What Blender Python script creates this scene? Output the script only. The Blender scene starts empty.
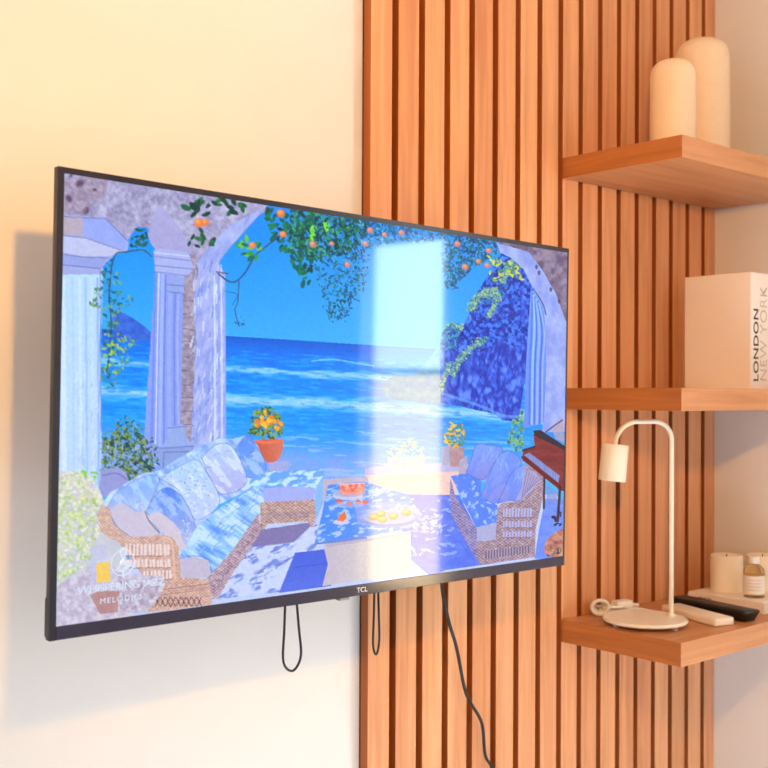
import bpy, bmesh, math, random
import numpy as np
from mathutils import Vector, Matrix

# ------------------------------------------------------------------ camera, world, lights, exposure
SC = bpy.context.scene
COL = SC.collection
F_PX, YAW, PITCH, ROLL = 1121.44, 0.723917, 0.0099536, 0.0048785
CAM = Vector((-1.25095, -1.45249, -0.00098))

cd = bpy.data.cameras.new('camera')
cam = bpy.data.objects.new('camera', cd)
COL.objects.link(cam)
fw = Vector((math.sin(YAW) * math.cos(PITCH), math.cos(YAW) * math.cos(PITCH), math.sin(PITCH)))
rt = Vector((math.cos(YAW), -math.sin(YAW), 0))
up = rt.cross(fw)
r2 = math.cos(ROLL) * rt + math.sin(ROLL) * up
u2 = -math.sin(ROLL) * rt + math.cos(ROLL) * up
cam.matrix_world = Matrix(((r2.x, u2.x, -fw.x, CAM.x), (r2.y, u2.y, -fw.y, CAM.y), (r2.z, u2.z, -fw.z, CAM.z), (0, 0, 0, 1)))
cd.sensor_width = 36
cd.lens = F_PX / 768 * 36
cd.clip_start = 0.02
cd.dof.use_dof = True
cd.dof.focus_distance = 1.72
cd.dof.aperture_fstop = 7.0
SC.camera = cam

wd = bpy.data.worlds.new('world')
SC.world = wd
wd.use_nodes = True
wd.node_tree.nodes['Background'].inputs[0].default_value = (0.9, 0.95, 1.0, 1)
wd.node_tree.nodes['Background'].inputs[1].default_value = 0.6

SC.view_settings.view_transform = 'Standard'
SC.view_settings.look = 'None'
SC.view_settings.gamma = 1
SC.view_settings.use_curve_mapping = False
SC.view_settings.exposure = 0.0

DOOR_SKY, DOOR_LOW, REAR_WIN, SIDE_FILL = 19.0, 16.0, 1.4, 1.3


def spot(name, pos, aim, watts, colour, angle, blend, soft):
    l = bpy.data.lights.new(name, 'SPOT')
    l.energy = watts
    l.color = colour
    l.spot_size = math.radians(angle)
    l.spot_blend = blend
    l.shadow_soft_size = soft
    o = bpy.data.objects.new(name, l)
    o.location = pos
    o.rotation_euler = (Vector(aim) - Vector(pos)).to_track_quat('-Z', 'Y').to_euler()
    COL.objects.link(o)
    return o


# a warm lamp left of the camera that throws its light up the wall, an added dim warm fill at the left, and an added spot standing in for sun at the right window
spot('warm_wall_lamp', (-0.90, -1.27, 0.475), (0.42, 0.02, 0.60), 66.0, (1.0, 0.475, 0.07), 138, 1.0, 0.03)
spot('warm_left_fill', (-1.30, -0.42, 0.30), (-0.62, 0.02, 0.05), 9.0, (1.0, 0.40, 0.08), 70, 1.0, 0.05)
spot('sunbeam_standin', (1.0, -1.36, 0.30), (0.05, -1.05, -1.35), 1180.0, (0.93, 0.95, 0.98), 44, 0.3, 0.05)


# ------------------------------------------------------------------ helpers
def s2l(c):
    return tuple(((v / 255) / 12.92 if v / 255 <= 0.04045 else ((v / 255 + 0.055) / 1.055) ** 2.4) for v in c)


def mat(name, rgb, rough=0.5, metal=0.0, spec=0.5, var=0.04, scale=30, bump=0.0, **kw):
    m = bpy.data.materials.new(name)
    m.use_nodes = True
    nt = m.node_tree
    b = nt.nodes['Principled BSDF']
    c = s2l(rgb)
    tc = nt.nodes.new('ShaderNodeTexCoord')
    nz = nt.nodes.new('ShaderNodeTexNoise')
    nz.inputs['Scale'].default_value = scale
    nz.inputs['Detail'].default_value = 4
    nt.links.new(tc.outputs['Object'], nz.inputs['Vector'])
    rp = nt.nodes.new('ShaderNodeValToRGB')
    rp.color_ramp.elements[0].position = 0.3
    rp.color_ramp.elements[1].position = 0.7
    rp.color_ramp.elements[0].color = tuple(v * (1 - var) for v in c) + (1,)
    rp.color_ramp.elements[1].color = tuple(min(1, v * (1 + var)) for v in c) + (1,)
    nt.links.new(nz.outputs['Fac'], rp.inputs['Fac'])
    nt.links.new(rp.outputs['Color'], b.inputs['Base Color'])
    b.inputs['Roughness'].default_value = rough
    b.inputs['Metallic'].default_value = metal
    b.inputs['Specular IOR Level'].default_value = spec
    for k, v in kw.items():
        b.inputs[k].default_value = v
    if bump:
        bp = nt.nodes.new('ShaderNodeBump')
        bp.inputs['Strength'].default_value = bump
        bp.inputs['Distance'].default_value = 0.002
        nt.links.new(nz.outputs['Fac'], bp.inputs['Height'])
        nt.links.new(bp.outputs['Normal'], b.inputs['Normal'])
    return m


def wood(name, dark, light, axis, pitch=None, rough=0.45):
    """Grain stretched along one axis; with a pitch, each batten has its own tone."""
    m = bpy.data.materials.new(name)
    m.use_nodes = True
    nt = m.node_tree
    L = nt.links.new
    b = nt.nodes['Principled BSDF']
    tc = nt.nodes.new('ShaderNodeTexCoord')
    mp = nt.nodes.new('ShaderNodeMapping')
    sc = [46, 46, 46]
    sc['xyz'.index(axis)] = 2.2
    mp.inputs['Scale'].default_value = sc
    L(tc.outputs['Object'], mp.inputs['Vector'])
    vec = mp.outputs['Vector']
    if pitch:
        sx = nt.nodes.new('ShaderNodeSeparateXYZ')
        L(tc.outputs['Object'], sx.inputs[0])
        dv = nt.nodes.new('ShaderNodeMath'); dv.operation = 'DIVIDE'; dv.inputs[1].default_value = pitch
        L(sx.outputs['X'], dv.inputs[0])
        fl = nt.nodes.new('ShaderNodeMath'); fl.operation = 'FLOOR'
        L(dv.outputs[0], fl.inputs[0])
        wn = nt.nodes.new('ShaderNodeTexWhiteNoise'); wn.noise_dimensions = '1D'
        L(fl.outputs[0], wn.inputs['W'])
        ad = nt.nodes.new('ShaderNodeVectorMath'); ad.operation = 'MULTIPLY_ADD'
        ad.inputs[1].default_value = (9, 9, 9)
        L(wn.outputs['Color'], ad.inputs[0])
        L(mp.outputs['Vector'], ad.inputs[2])
        vec = ad.outputs[0]
    nz = nt.nodes.new('ShaderNodeTexNoise')
    nz.inputs['Scale'].default_value = 1.0
    nz.inputs['Detail'].default_value = 6
    nz.inputs['Roughness'].default_value = 0.6
    nz.inputs['Distortion'].default_value = 0.6
    L(vec, nz.inputs['Vector'])
    fac = nz.outputs['Fac']
    if pitch:
        mx = nt.nodes.new('ShaderNodeMath'); mx.operation = 'MULTIPLY_ADD'
        mx.inputs[1].default_value = 0.22; mx.inputs[2].default_value = -0.11
        L(wn.outputs['Value'], mx.inputs[0])
        a2 = nt.nodes.new('ShaderNodeMath'); a2.operation = 'ADD'
        L(fac, a2.inputs[0]); L(mx.outputs[0], a2.inputs[1])
        fac = a2.outputs[0]
    rp = nt.nodes.new('ShaderNodeValToRGB')
    rp.color_ramp.elements[0].position = 0.28
    rp.color_ramp.elements[1].position = 0.72
    rp.color_ramp.elements[0].color = s2l(dark) + (1,)
    rp.color_ramp.elements[1].color = s2l(light) + (1,)
    L(fac, rp.inputs['Fac'])
    L(rp.outputs['Color'], b.inputs['Base Color'])
    b.inputs['Roughness'].default_value = rough
    bp = nt.nodes.new('ShaderNodeBump')
    bp.inputs['Strength'].default_value = 0.15
    bp.inputs['Distance'].default_value = 0.001
    L(fac, bp.inputs['Height'])
    L(bp.outputs['Normal'], b.inputs['Normal'])
    return m


def emit(name, rgb_lin, strength):
    m = bpy.data.materials.new(name)
    m.use_nodes = True
    nt = m.node_tree
    b = nt.nodes['Principled BSDF']
    b.inputs['Base Color'].default_value = (0.05, 0.05, 0.05, 1)
    b.inputs['Roughness'].default_value = 0.2
    b.inputs['Emission Color'].default_value = tuple(rgb_lin) + (1,)
    b.inputs['Emission Strength'].default_value = strength
    return m


def box(bm, x0, x1, y0, y1, z0, z1, bev=0.0, seg=2):
    vs = [bm.verts.new((x, y, z)) for x in (x0, x1) for y in (y0, y1) for z in (z0, z1)]
    fs = [(0, 1, 3, 2), (4, 6, 7, 5), (0, 4, 5, 1), (2, 3, 7, 6), (0, 2, 6, 4), (1, 5, 7, 3)]
    faces = [bm.faces.new([vs[i] for i in f]) for f in fs]
    if bev:
        es = list({e for f in faces for e in f.edges})
        bmesh.ops.bevel(bm, geom=es, offset=bev, segments=seg, profile=0.5, affect='EDGES')
    return bm


def boxbm(*a, **k):
    return box(bmesh.new(), *a, **k)


def lathe(prof, n=48, cx=0, cy=0, bm=None):
    bm = bm or bmesh.new()
    rings = []
    for r, z in prof:
        if r < 1e-6:
            rings.append([bm.verts.new((cx, cy, z))])
        else:
            rings.append([bm.verts.new((cx + r * math.cos(2 * math.pi * i / n), cy + r * math.sin(2 * math.pi * i / n), z)) for i in range(n)])
    for a, b in zip(rings, rings[1:]):
        for i in range(n):
            j = (i + 1) % n
            if len(a) == 1 and len(b) == 1:
                continue
            if len(a) == 1:
                bm.faces.new((a[0], b[i], b[j]))
            elif len(b) == 1:
                bm.faces.new((a[i], b[0], a[j]))
            else:
                bm.faces.new((a[i], b[i], b[j], a[j]))
    return bm


def smooth_path(pts, n=8):
    P = [Vector(p) for p in pts]
    out = []
    for i in range(len(P) - 1):
        p0, p1, p2, p3 = P[max(i - 1, 0)], P[i], P[i + 1], P[min(i + 2, len(P) - 1)]
        for k in range(n):
            t = k / n
            out.append(0.5 * ((2 * p1) + (p2 - p0) * t + (2 * p0 - 5 * p1 + 4 * p2 - p3) * t * t + (3 * p1 - p0 - 3 * p2 + p3) * t ** 3))
    out.append(P[-1])
    return out


def tube(pts, r, n=12, bm=None):
    bm = bm or bmesh.new()
    P = [Vector(p) for p in pts]
    T = [(P[min(i + 1, len(P) - 1)] - P[max(i - 1, 0)]).normalized() for i in range(len(P))]
    ref = Vector((0.3, 0.2, 1)).cross(T[0])
    if ref.length < 1e-3:
        ref = Vector((1, 0, 0)).cross(T[0])
    nrm = ref.normalized()
    rings = []
    for p, t in zip(P, T):
        nrm = (nrm - t * nrm.dot(t)).normalized()
        bn = t.cross(nrm)
        rings.append([bm.verts.new(p + r * (math.cos(2 * math.pi * k / n) * nrm + math.sin(2 * math.pi * k / n) * bn)) for k in range(n)])
    for a, b in zip(rings, rings[1:]):
        for k in range(n):
            bm.faces.new((a[k], a[(k + 1) % n], b[(k + 1) % n], b[k]))
    bm.faces.new(rings[0][::-1])
    bm.faces.new(rings[-1])
    return bm


def obj(name, bm, m, parent=None, smooth=False, loc=None):
    me = bpy.data.meshes.new(name)
    bmesh.ops.recalc_face_normals(bm, faces=bm.faces)
    bm.to_mesh(me)
    bm.free()
    me.materials.append(m)
    if smooth:
        for p in me.polygons:
            p.use_smooth = True
        me.set_sharp_from_angle(angle=math.radians(40))
    o = bpy.data.objects.new(name, me)
    COL.objects.link(o)
    if parent:
        o.parent = parent
    if loc:
        o.location = loc
    return o


def tag(o, label, cat, group=None):
    o['label'] = label
    o['category'] = cat
    if group:
        o['group'] = group
    return o


def thing(name, label, cat, loc=(0, 0, 0), rz=0.0, group=None):
    o = bpy.data.objects.new(name, None)
    o.empty_display_size = 0.05
    COL.objects.link(o)
    o.location = loc
    o.rotation_euler = (0, 0, rz)
    return tag(o, label, cat, group)


def struct(name, bm, m):
    o = obj(name, bm, m)
    o['kind'] = 'structure'
    return o


def text_mesh(name, body, m, parent, mtx, length, cap, bold=0.0, depth=0.0004, spacing=1.0):
    """Lettering of a given total length and capital height; mtx places local (x along text, y up, z out)."""
    cu = bpy.data.curves.new(name, 'FONT')
    cu.body = body
    cu.size = 1.0
    cu.offset = bold
    cu.space_character = spacing
    cu.extrude = 0.0
    tmp = bpy.data.objects.new(name + '_tmp', cu)
    COL.objects.link(tmp)
    bpy.context.view_layer.update()
    dg = bpy.context.evaluated_depsgraph_get()
    me = bpy.data.meshes.new_from_object(tmp.evaluated_get(dg))
    bpy.data.objects.remove(tmp)
    bpy.data.curves.remove(cu)
    xs = [v.co.x for v in me.vertices]
    ys = [v.co.y for v in me.vertices]
    w, h = max(xs) - min(xs), max(ys) - min(ys)
    cx, cy = (max(xs) + min(xs)) / 2, (max(ys) + min(ys)) / 2
    bm = bmesh.new()
    bm.from_mesh(me)
    bpy.data.meshes.remove(me)
    for v in bm.verts:
        v.co = Vector(((v.co.x - cx) * length / w, (v.co.y - cy) * cap / h, 0))
    ex = bmesh.ops.extrude_face_region(bm, geom=list(bm.faces))
    for v in ex['geom']:
        if isinstance(v, bmesh.types.BMVert):
            v.co.z += depth
    bm.transform(mtx)
    return obj(name, bm, m, parent)


def cols(x, y, z, o):
    return Matrix(((x[0], y[0], z[0], o[0]), (x[1], y[1], z[1], o[1]), (x[2], y[2], z[2], o[2]), (0, 0, 0, 1)))


# ------------------------------------------------------------------ materials
M_paint = mat('wall_paint', (235, 232, 229), 0.8, var=0.008, scale=14, bump=0.05)
M_ceil = mat('ceiling_paint', (238, 236, 230), 0.85, var=0.01)
M_floor = wood('floor_boards', (186, 188, 192), (204, 206, 210), 'y')
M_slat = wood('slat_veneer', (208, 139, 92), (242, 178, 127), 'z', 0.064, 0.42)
M_slat_side_shade = wood('slat_side_shade', (156, 80, 28), (182, 100, 40), 'z', 0.064, 0.5)  # slat veneer darkened for the batten sides; their shade is in the colour
M_back = mat('slat_backing', (84, 38, 14), 0.9, var=0.1)
M_shelf = wood('shelf_veneer', (186, 122, 78), (218, 156, 106), 'x', None, 0.4)
M_shelf_end_shade = wood('shelf_end_shade', (160, 90, 40), (196, 120, 62), 'y', None, 0.4)  # darker copy of the shelf veneer, with the ends' shade put into it
M_bezel = mat('tv_dark_metal', (34, 28, 36), 0.3, metal=0.0, var=0.05)
M_chin = mat('tv_glossy_trim', (52, 48, 66), 0.12, metal=0.0, var=0.03)
M_black = mat('black_plastic', (20, 20, 24), 0.4, var=0.1)
M_cord = mat('black_cord', (26, 26, 30), 0.5, var=0.1)
M_cream = mat('cream_ceramic', (246, 220, 186), 0.55, var=0.02, bump=0.04, scale=60)
M_white = mat('white_enamel', (244, 236, 220), 0.32, var=0.01)
M_wcord = mat('white_cord', (240, 232, 222), 0.5, var=0.02)
M_wplast = mat('white_plastic', (240, 226, 208), 0.35, var=0.02)
M_cover = mat('book_cloth', (250, 238, 226), 0.7, var=0.02, scale=300, bump=0.08)
M_page = mat('paper_pages', (238, 228, 210), 0.85, var=0.06, scale=200)
M_ink = mat('black_ink', (30, 28, 30), 0.6)
M_grey = mat('grey_ink', (198, 188, 178), 0.6)
M_brown = mat('brown_ink', (104, 72, 48), 0.7)
M_wax = mat('candle_wax', (255, 240, 216), 0.45, var=0.02)
M_label = mat('paper_label', (250, 242, 232), 0.7, var=0.01)
M_frame = mat('window_frame_white', (236, 236, 234), 0.4, var=0.01)
M_lampin = mat('lamp_inside', (220, 214, 200), 0.5)
M_steel = mat('mount_steel', (34, 34, 38), 0.4, metal=0.7)
M_clearfoot = mat('clear_rubber', (220, 214, 206), 0.25, var=0.02)

M_glass = mat('amber_liquid_glass', (255, 226, 168), 0.05, var=0.01)
_b = M_glass.node_tree.nodes['Principled BSDF']
_b.inputs['Transmission Weight'].default_value = 0.9
_b.inputs['IOR'].default_value = 1.4

# ------------------------------------------------------------------ the room
XL, XR, YR, ZF, ZC, DEP = -2.8, 1.0655, -3.0, -1.35, 1.2, 0.0242
struct('floor', boxbm(XL - .1, XR + .1, YR - .1, DEP + .1, ZF - .1, ZF), M_floor)
struct('ceiling', boxbm(XL - .1, XR + .1, YR - .1, DEP + .1, ZC, ZC + .1), M_ceil)
struct('wall_back', boxbm(XL - .1, XR + .1, DEP, DEP + .1, ZF, ZC), M_paint)
LY0, LY1, LZ0, LZ1 = -1.9, -0.7, -0.35, 0.85
b = bmesh.new()
box(b, XL - .1, XL, YR - .1, LY0, ZF, ZC)
box(b, XL - .1, XL, LY1, DEP, ZF, ZC)
box(b, XL - .1, XL, LY0, LY1, ZF, LZ0)
box(b, XL - .1, XL, LY0, LY1, LZ1, ZC)
struct('wall_left', b, M_paint)
WY0, WY1, WZ0, WZ1 = -1.525, -1.185, -0.62, 0.455
b = bmesh.new()
box(b, XR, XR + .1, YR - .1, WY0, ZF, ZC)
box(b, XR, XR + .1, WY1, DEP, ZF, ZC)
box(b, XR, XR + .1, WY0, WY1, ZF, WZ0)
box(b, XR, XR + .1, WY0, WY1, WZ1, ZC)
struct('wall_right', b, M_paint)
RX0, RX1, RZ0, RZ1 = -0.45, 0.99, -1.0, 0.27
b = bmesh.new()
box(b, XL, RX0, YR - .1, YR, ZF, ZC)
box(b, RX1, XR, YR - .1, YR, ZF, ZC)
box(b, RX0, RX1, YR - .1, YR, ZF, RZ0)
box(b, RX0, RX1, YR - .1, YR, RZ1, ZC)
struct('wall_rear', b, M_paint)


def window(name, a0, a1, z0, z1, plane, side, panes, sg=1):
    b = bmesh.new()
    t = 0.018

    def bb(p0, p1, q0, q1):
        if side == 'x':
            box(b, *sorted((plane + sg * .03, plane + sg * .06)), p0, p1, q0, q1)
        else:
            box(b, p0, p1, plane - .06, plane - .03, q0, q1)
    bb(a0, a0 + t, z0, z1)
    bb(a1 - t, a1, z0, z1)
    bb(a0 + t, a1 - t, z0, z0 + t)
    bb(a0 + t, a1 - t, z1 - t, z1)
    for zb in panes[:-1]:
        bb(a0 + t, a1 - t, zb[1] - t / 2, zb[1] + t / 2)
    w = struct(name, b, M_frame)
    for p0, p1, m in panes:
        if side == 'x':
            pb = boxbm(*sorted((plane + sg * .042, plane + sg * .048)), a0 + t, a1 - t, p0 + t / 2, p1 - t / 2)
        else:
            pb = boxbm(a0 + t, a1 - t, plane - .048, plane - .042, p0 + t / 2, p1 - t / 2)
        obj('window_pane', pb, m, w)
    return w


M_sky = emit('daylit_pane', (0.74, 0.90, 1.0), DOOR_SKY)
M_low = emit('sunlit_lower_pane', (1.0, 0.74, 0.40), DOOR_LOW)
M_rear = emit('daylit_rear_pane', (0.42, 0.70, 1.0), REAR_WIN)
window('window_1', WY0, WY1, WZ0, WZ1, XR, 'x', [(WZ0, 0.05, M_low), (0.05, WZ1, M_sky)])
M_side_fill = emit('side_fill_pane', (0.62, 0.88, 1.0), SIDE_FILL)
window('fill_window', LY0, LY1, LZ0, LZ1, XL, 'x', [(LZ0, LZ1, M_side_fill)], -1)  # unseen window, added as soft fill for the right wall and book
window('window_2', RX0, RX1, RZ0, RZ1, YR, 'y', [(RZ0, RZ1, M_rear)])

# ------------------------------------------------------------------ slatted wood panel
PITCH_X, SLAT_W = 0.064, 0.049
panel = thing('slatted_wall_panel', 'tall warm wood panel of vertical battens on the white wall behind the television and shelves', 'wall panel', (0, 0, 0))
obj('backing_board', boxbm(0.001, XR - .001, 0.0195, DEP, ZF, ZC), M_back, panel)
b = bmesh.new()
for k in range(17):
    box(b, k * PITCH_X, min(k * PITCH_X + SLAT_W, XR - .0005), 0.0, 0.0195, ZF, ZC, 0.0008, 1)
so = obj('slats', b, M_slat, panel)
so.data.materials.append(M_slat_side_shade)
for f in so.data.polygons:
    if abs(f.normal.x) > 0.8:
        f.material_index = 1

# ------------------------------------------------------------------ three floating shelves
SX, SD = 0.5089, 0.2806
Z1B, Z1T, Z2B, Z2T, Z3B, Z3T = 0.4367, 0.4782, -0.0276, 0.0150, -0.4937, -0.4495
for zb, zt, lab in ((Z1B, Z1T, 'thick wooden shelf carrying the two domed cream vases, uppermost of three'),
                    (Z2B, Z2T, 'thick wooden shelf carrying the large cream book, middle one of three'),
                    (Z3B, Z3T, 'thick wooden shelf carrying the desk lamp and remotes, lowest of three')):
    sh_ = obj('floating_shelf', boxbm(SX, XR - .0005, -SD, -0.0002, zb, zt, 0.0012, 2), M_shelf)
    sh_.data.materials.append(M_shelf_end_shade)
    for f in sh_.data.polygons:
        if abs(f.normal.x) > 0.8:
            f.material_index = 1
    tag(sh_, lab, 'shelf', 'floating wooden shelves beside the television')


# ------------------------------------------------------------------ television picture (painted as an array, held in the screen's colour attribute)
rng = np.random.default_rng(7)
OX, OY, KS = 46.0, 162.0, 2.6
CW, CH = int(526 * KS), int(474 * KS)
cv = np.zeros((CH, CW, 3))
GX, GY = np.meshgrid(np.arange(CW) / KS + OX, np.arange(CH) / KS + OY)


def q1(*p): return [(40 + x / 2.844, 150 + y / 2.844) for x, y in p]
def q2(*p): return [(40 + x / 2.844, 390 + y / 2.844) for x, y in p]
def q3(*p): return [(310 + x / 2.844, 150 + y / 2.844) for x, y in p]
def q4(*p): return [(310 + x / 2.844, 390 + y / 2.844) for x, y in p]
def z7(*p): return [(160 + x / 4.267, 420 + y / 4.267) for x, y in p]
def z8(*p): return [(310 + x / 5.486, 450 + y / 5.486) for x, y in p]
def z9(*p): return [(440 + x / 4.267, 400 + y / 4.267) for x, y in p]
def a1(*p): return [(50 + x / 5.908, 160 + y / 5.908) for x, y in p]
def a4(*p): return [(440 + x / 5.908, 230 + y / 5.908) for x, y in p]


def vnoise(fx, fy, seed, rot=0.0):
    r = np.random.default_rng(seed)
    g = r.random((64, 64))
    c, s = math.cos(rot), math.sin(rot)
    u = (GX * c + GY * s) / fx
    v = (-GX * s + GY * c) / fy
    iu, iv = np.floor(u).astype(int), np.floor(v).astype(int)
    du, dv = u - iu, v - iv
    du, dv = du * du * (3 - 2 * du), dv * dv * (3 - 2 * dv)
    G = lambda a, b_: g[b_ % 64, a % 64]
    return (G(iu, iv) * (1 - du) + G(iu + 1, iv) * du) * (1 - dv) + (G(iu, iv + 1) * (1 - du) + G(iu + 1, iv + 1) * du) * dv


def fbm(fx, fy, seed, rot=0.0):
    return (vnoise(fx, fy, seed, rot) * .55 + vnoise(fx / 2, fy / 2, seed + 1, rot) * .3 + vnoise(fx / 4, fy / 4, seed + 2, rot) * .15)


def bbox(pts, pad=2):
    xs, ys = [p[0] for p in pts], [p[1] for p in pts]
    x0, x1 = int((min(xs) - pad - OX) * KS), int((max(xs) + pad - OX) * KS) + 1
    y0, y1 = int((min(ys) - pad - OY) * KS), int((max(ys) + pad - OY) * KS) + 1
    return slice(max(y0, 0), min(max(y1, 0), CH)), slice(max(x0, 0), min(max(x1, 0), CW))


def pmask(pts):
    sl = bbox(pts)
    X, Y = GX[sl], GY[sl]
    acc = np.zeros(X.shape)
    for ox, oy in ((-.1, -.1), (.1, -.1), (-.1, .1), (.1, .1)):
        ins = np.zeros(X.shape, bool)
        n = len(pts)
        for i in range(n):
            (xa, ya), (xb, yb) = pts[i], pts[(i + 1) % n]
            if ya == yb:
                continue
            cond = (ya > Y + oy) != (yb > Y + oy)
            ins ^= cond & (X + ox < (xb - xa) * (Y + oy - ya) / (yb - ya) + xa)
        acc += ins
    return sl, acc / 4


def blend(sl, m, c):
    c = np.asarray(c, float)
    cv[sl] = cv[sl] * (1 - m[..., None]) + (c if c.ndim > 1 else c[None, None]) * m[..., None]


def poly(pts, c, a=1.0, tex=None, c2=None, curve=False):
    """Filled shape; tex in 0..1 mixes in c2."""
    if curve:
        pts = [(p.x, p.y) for p in smooth_path([(x, y, 0) for x, y in list(pts) + [pts[0]]], 6)][:-1]
    sl, m = pmask(pts)
    c = np.asarray(c, float)
    if tex is not None:
        t = np.clip(tex[sl], 0, 1)[..., None]
        c = c * (1 - t) + np.asarray(c2, float) * t
    blend(sl, m * a, c)


def vgrad(pts, ca, cb, y0, y1, a=1.0, curve=False):
    if curve:
        pts = [(p.x, p.y) for p in smooth_path([(x, y, 0) for x, y in list(pts) + [pts[0]]], 6)][:-1]
    sl, m = pmask(pts)
    t = np.clip((GY[sl] - y0) / (y1 - y0), 0, 1)[..., None]
    blend(sl, m * a, np.asarray(ca, float) * (1 - t) + np.asarray(cb, float) * t)


def ell(x, y, rx, ry, c, a=1.0, rot=0.0, soft=0.25):
    r = max(rx, ry) * 1.3 + 1
    sl = bbox([(x - r, y - r), (x + r, y + r)])
    X, Y = GX[sl] - x, GY[sl] - y
    cs, sn = math.cos(rot), math.sin(rot)
    d = np.sqrt(((X * cs + Y * sn) / rx) ** 2 + ((-X * sn + Y * cs) / ry) ** 2)
    blend(sl, np.clip((1 - d) / soft + .5, 0, 1) * a, c)


def line(pts, w, c, a=1.0, curve=True):
    if curve and len(pts) > 2:
        pts = [(p.x, p.y) for p in smooth_path([(x, y, 0) for x, y in pts], 6)]
    sl = bbox(pts, w + 2)
    X, Y = GX[sl], GY[sl]
    d = np.full(X.shape, 1e9)
    for (xa, ya), (xb, yb) in zip(pts, pts[1:]):
        L2 = (xb - xa) ** 2 + (yb - ya) ** 2 + 1e-9
        t = np.clip(((X - xa) * (xb - xa) + (Y - ya) * (yb - ya)) / L2, 0, 1)
        d = np.minimum(d, np.hypot(X - xa - t * (xb - xa), Y - ya - t * (yb - ya)))
    blend(sl, np.clip((w / 2 - d) * 2 + .5, 0, 1) * a, c)


def leaf(x, y, l, w, ang, c, a=1.0):
    ell(x, y, l, w, c, a, ang, 0.3)


def leaves(pts, n, lo, hi, colours, a=1.0, slim=0.45):
    xs, ys = [p[0] for p in pts], [p[1] for p in pts]
    k = 0
    while k < n:
        x, y = rng.uniform(min(xs), max(xs)), rng.uniform(min(ys), max(ys))
        ins = False
        for i in range(len(pts)):
            (xa, ya), (xb, yb) = pts[i], pts[(i + 1) % len(pts)]
            if (ya > y) != (yb > y) and x < (xb - xa) * (y - ya) / (yb - ya) + xa:
                ins = not ins
        if not ins:
            k += 0.05
            continue
        l = rng.uniform(lo, hi)
        leaf(x, y, l, l * slim, rng.uniform(0, math.pi), colours[rng.integers(len(colours))], a)
        k += 1


def foliage(pts, dark, mid, light, thr=.45, a=.9, seed=300, f=3.0, curve=True):
    n = fbm(f, f, seed)
    k = fbm(f * .7, f * .7, seed + 7)
    if curve:
        pts = [(p.x, p.y) for p in smooth_path([(x, y, 0) for x, y in list(pts) + [pts[0]]], 6)][:-1]
    sl, m = pmask(pts)
    al = np.clip((n[sl] - thr) * 9 + .5, 0, 1) * a
    t = np.clip((k[sl] - .36) * 3.6, 0, 1)[..., None]
    d_, m_, l_ = (np.asarray(q, float) for q in (dark, mid, light))
    c = np.where(t < .5, d_ * (1 - 2 * t) + m_ * 2 * t, m_ * (2 - 2 * t) + l_ * (2 * t - 1))
    blend(sl, m * al, c)


def pillow(pts, top, bot, dap=None, amt=0.6, edge=(104, 120, 186), seed=401, rot=-.7):
    P = [(p.x, p.y) for p in smooth_path([(x, y, 0) for x, y in list(pts) + [pts[0]]], 8)][:-1]
    ys = [p[1] for p in P]
    vgrad(P, top, bot, min(ys), max(ys))
    if dap is not None:
        t = np.clip((fbm(5, 12, seed, rot) - .47) * 6, 0, 1)
        sl, m = pmask(P)
        blend(sl, m * t[sl] * amt, dap)
    line(P + [P[0]], .8, edge, .5, False)


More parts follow.
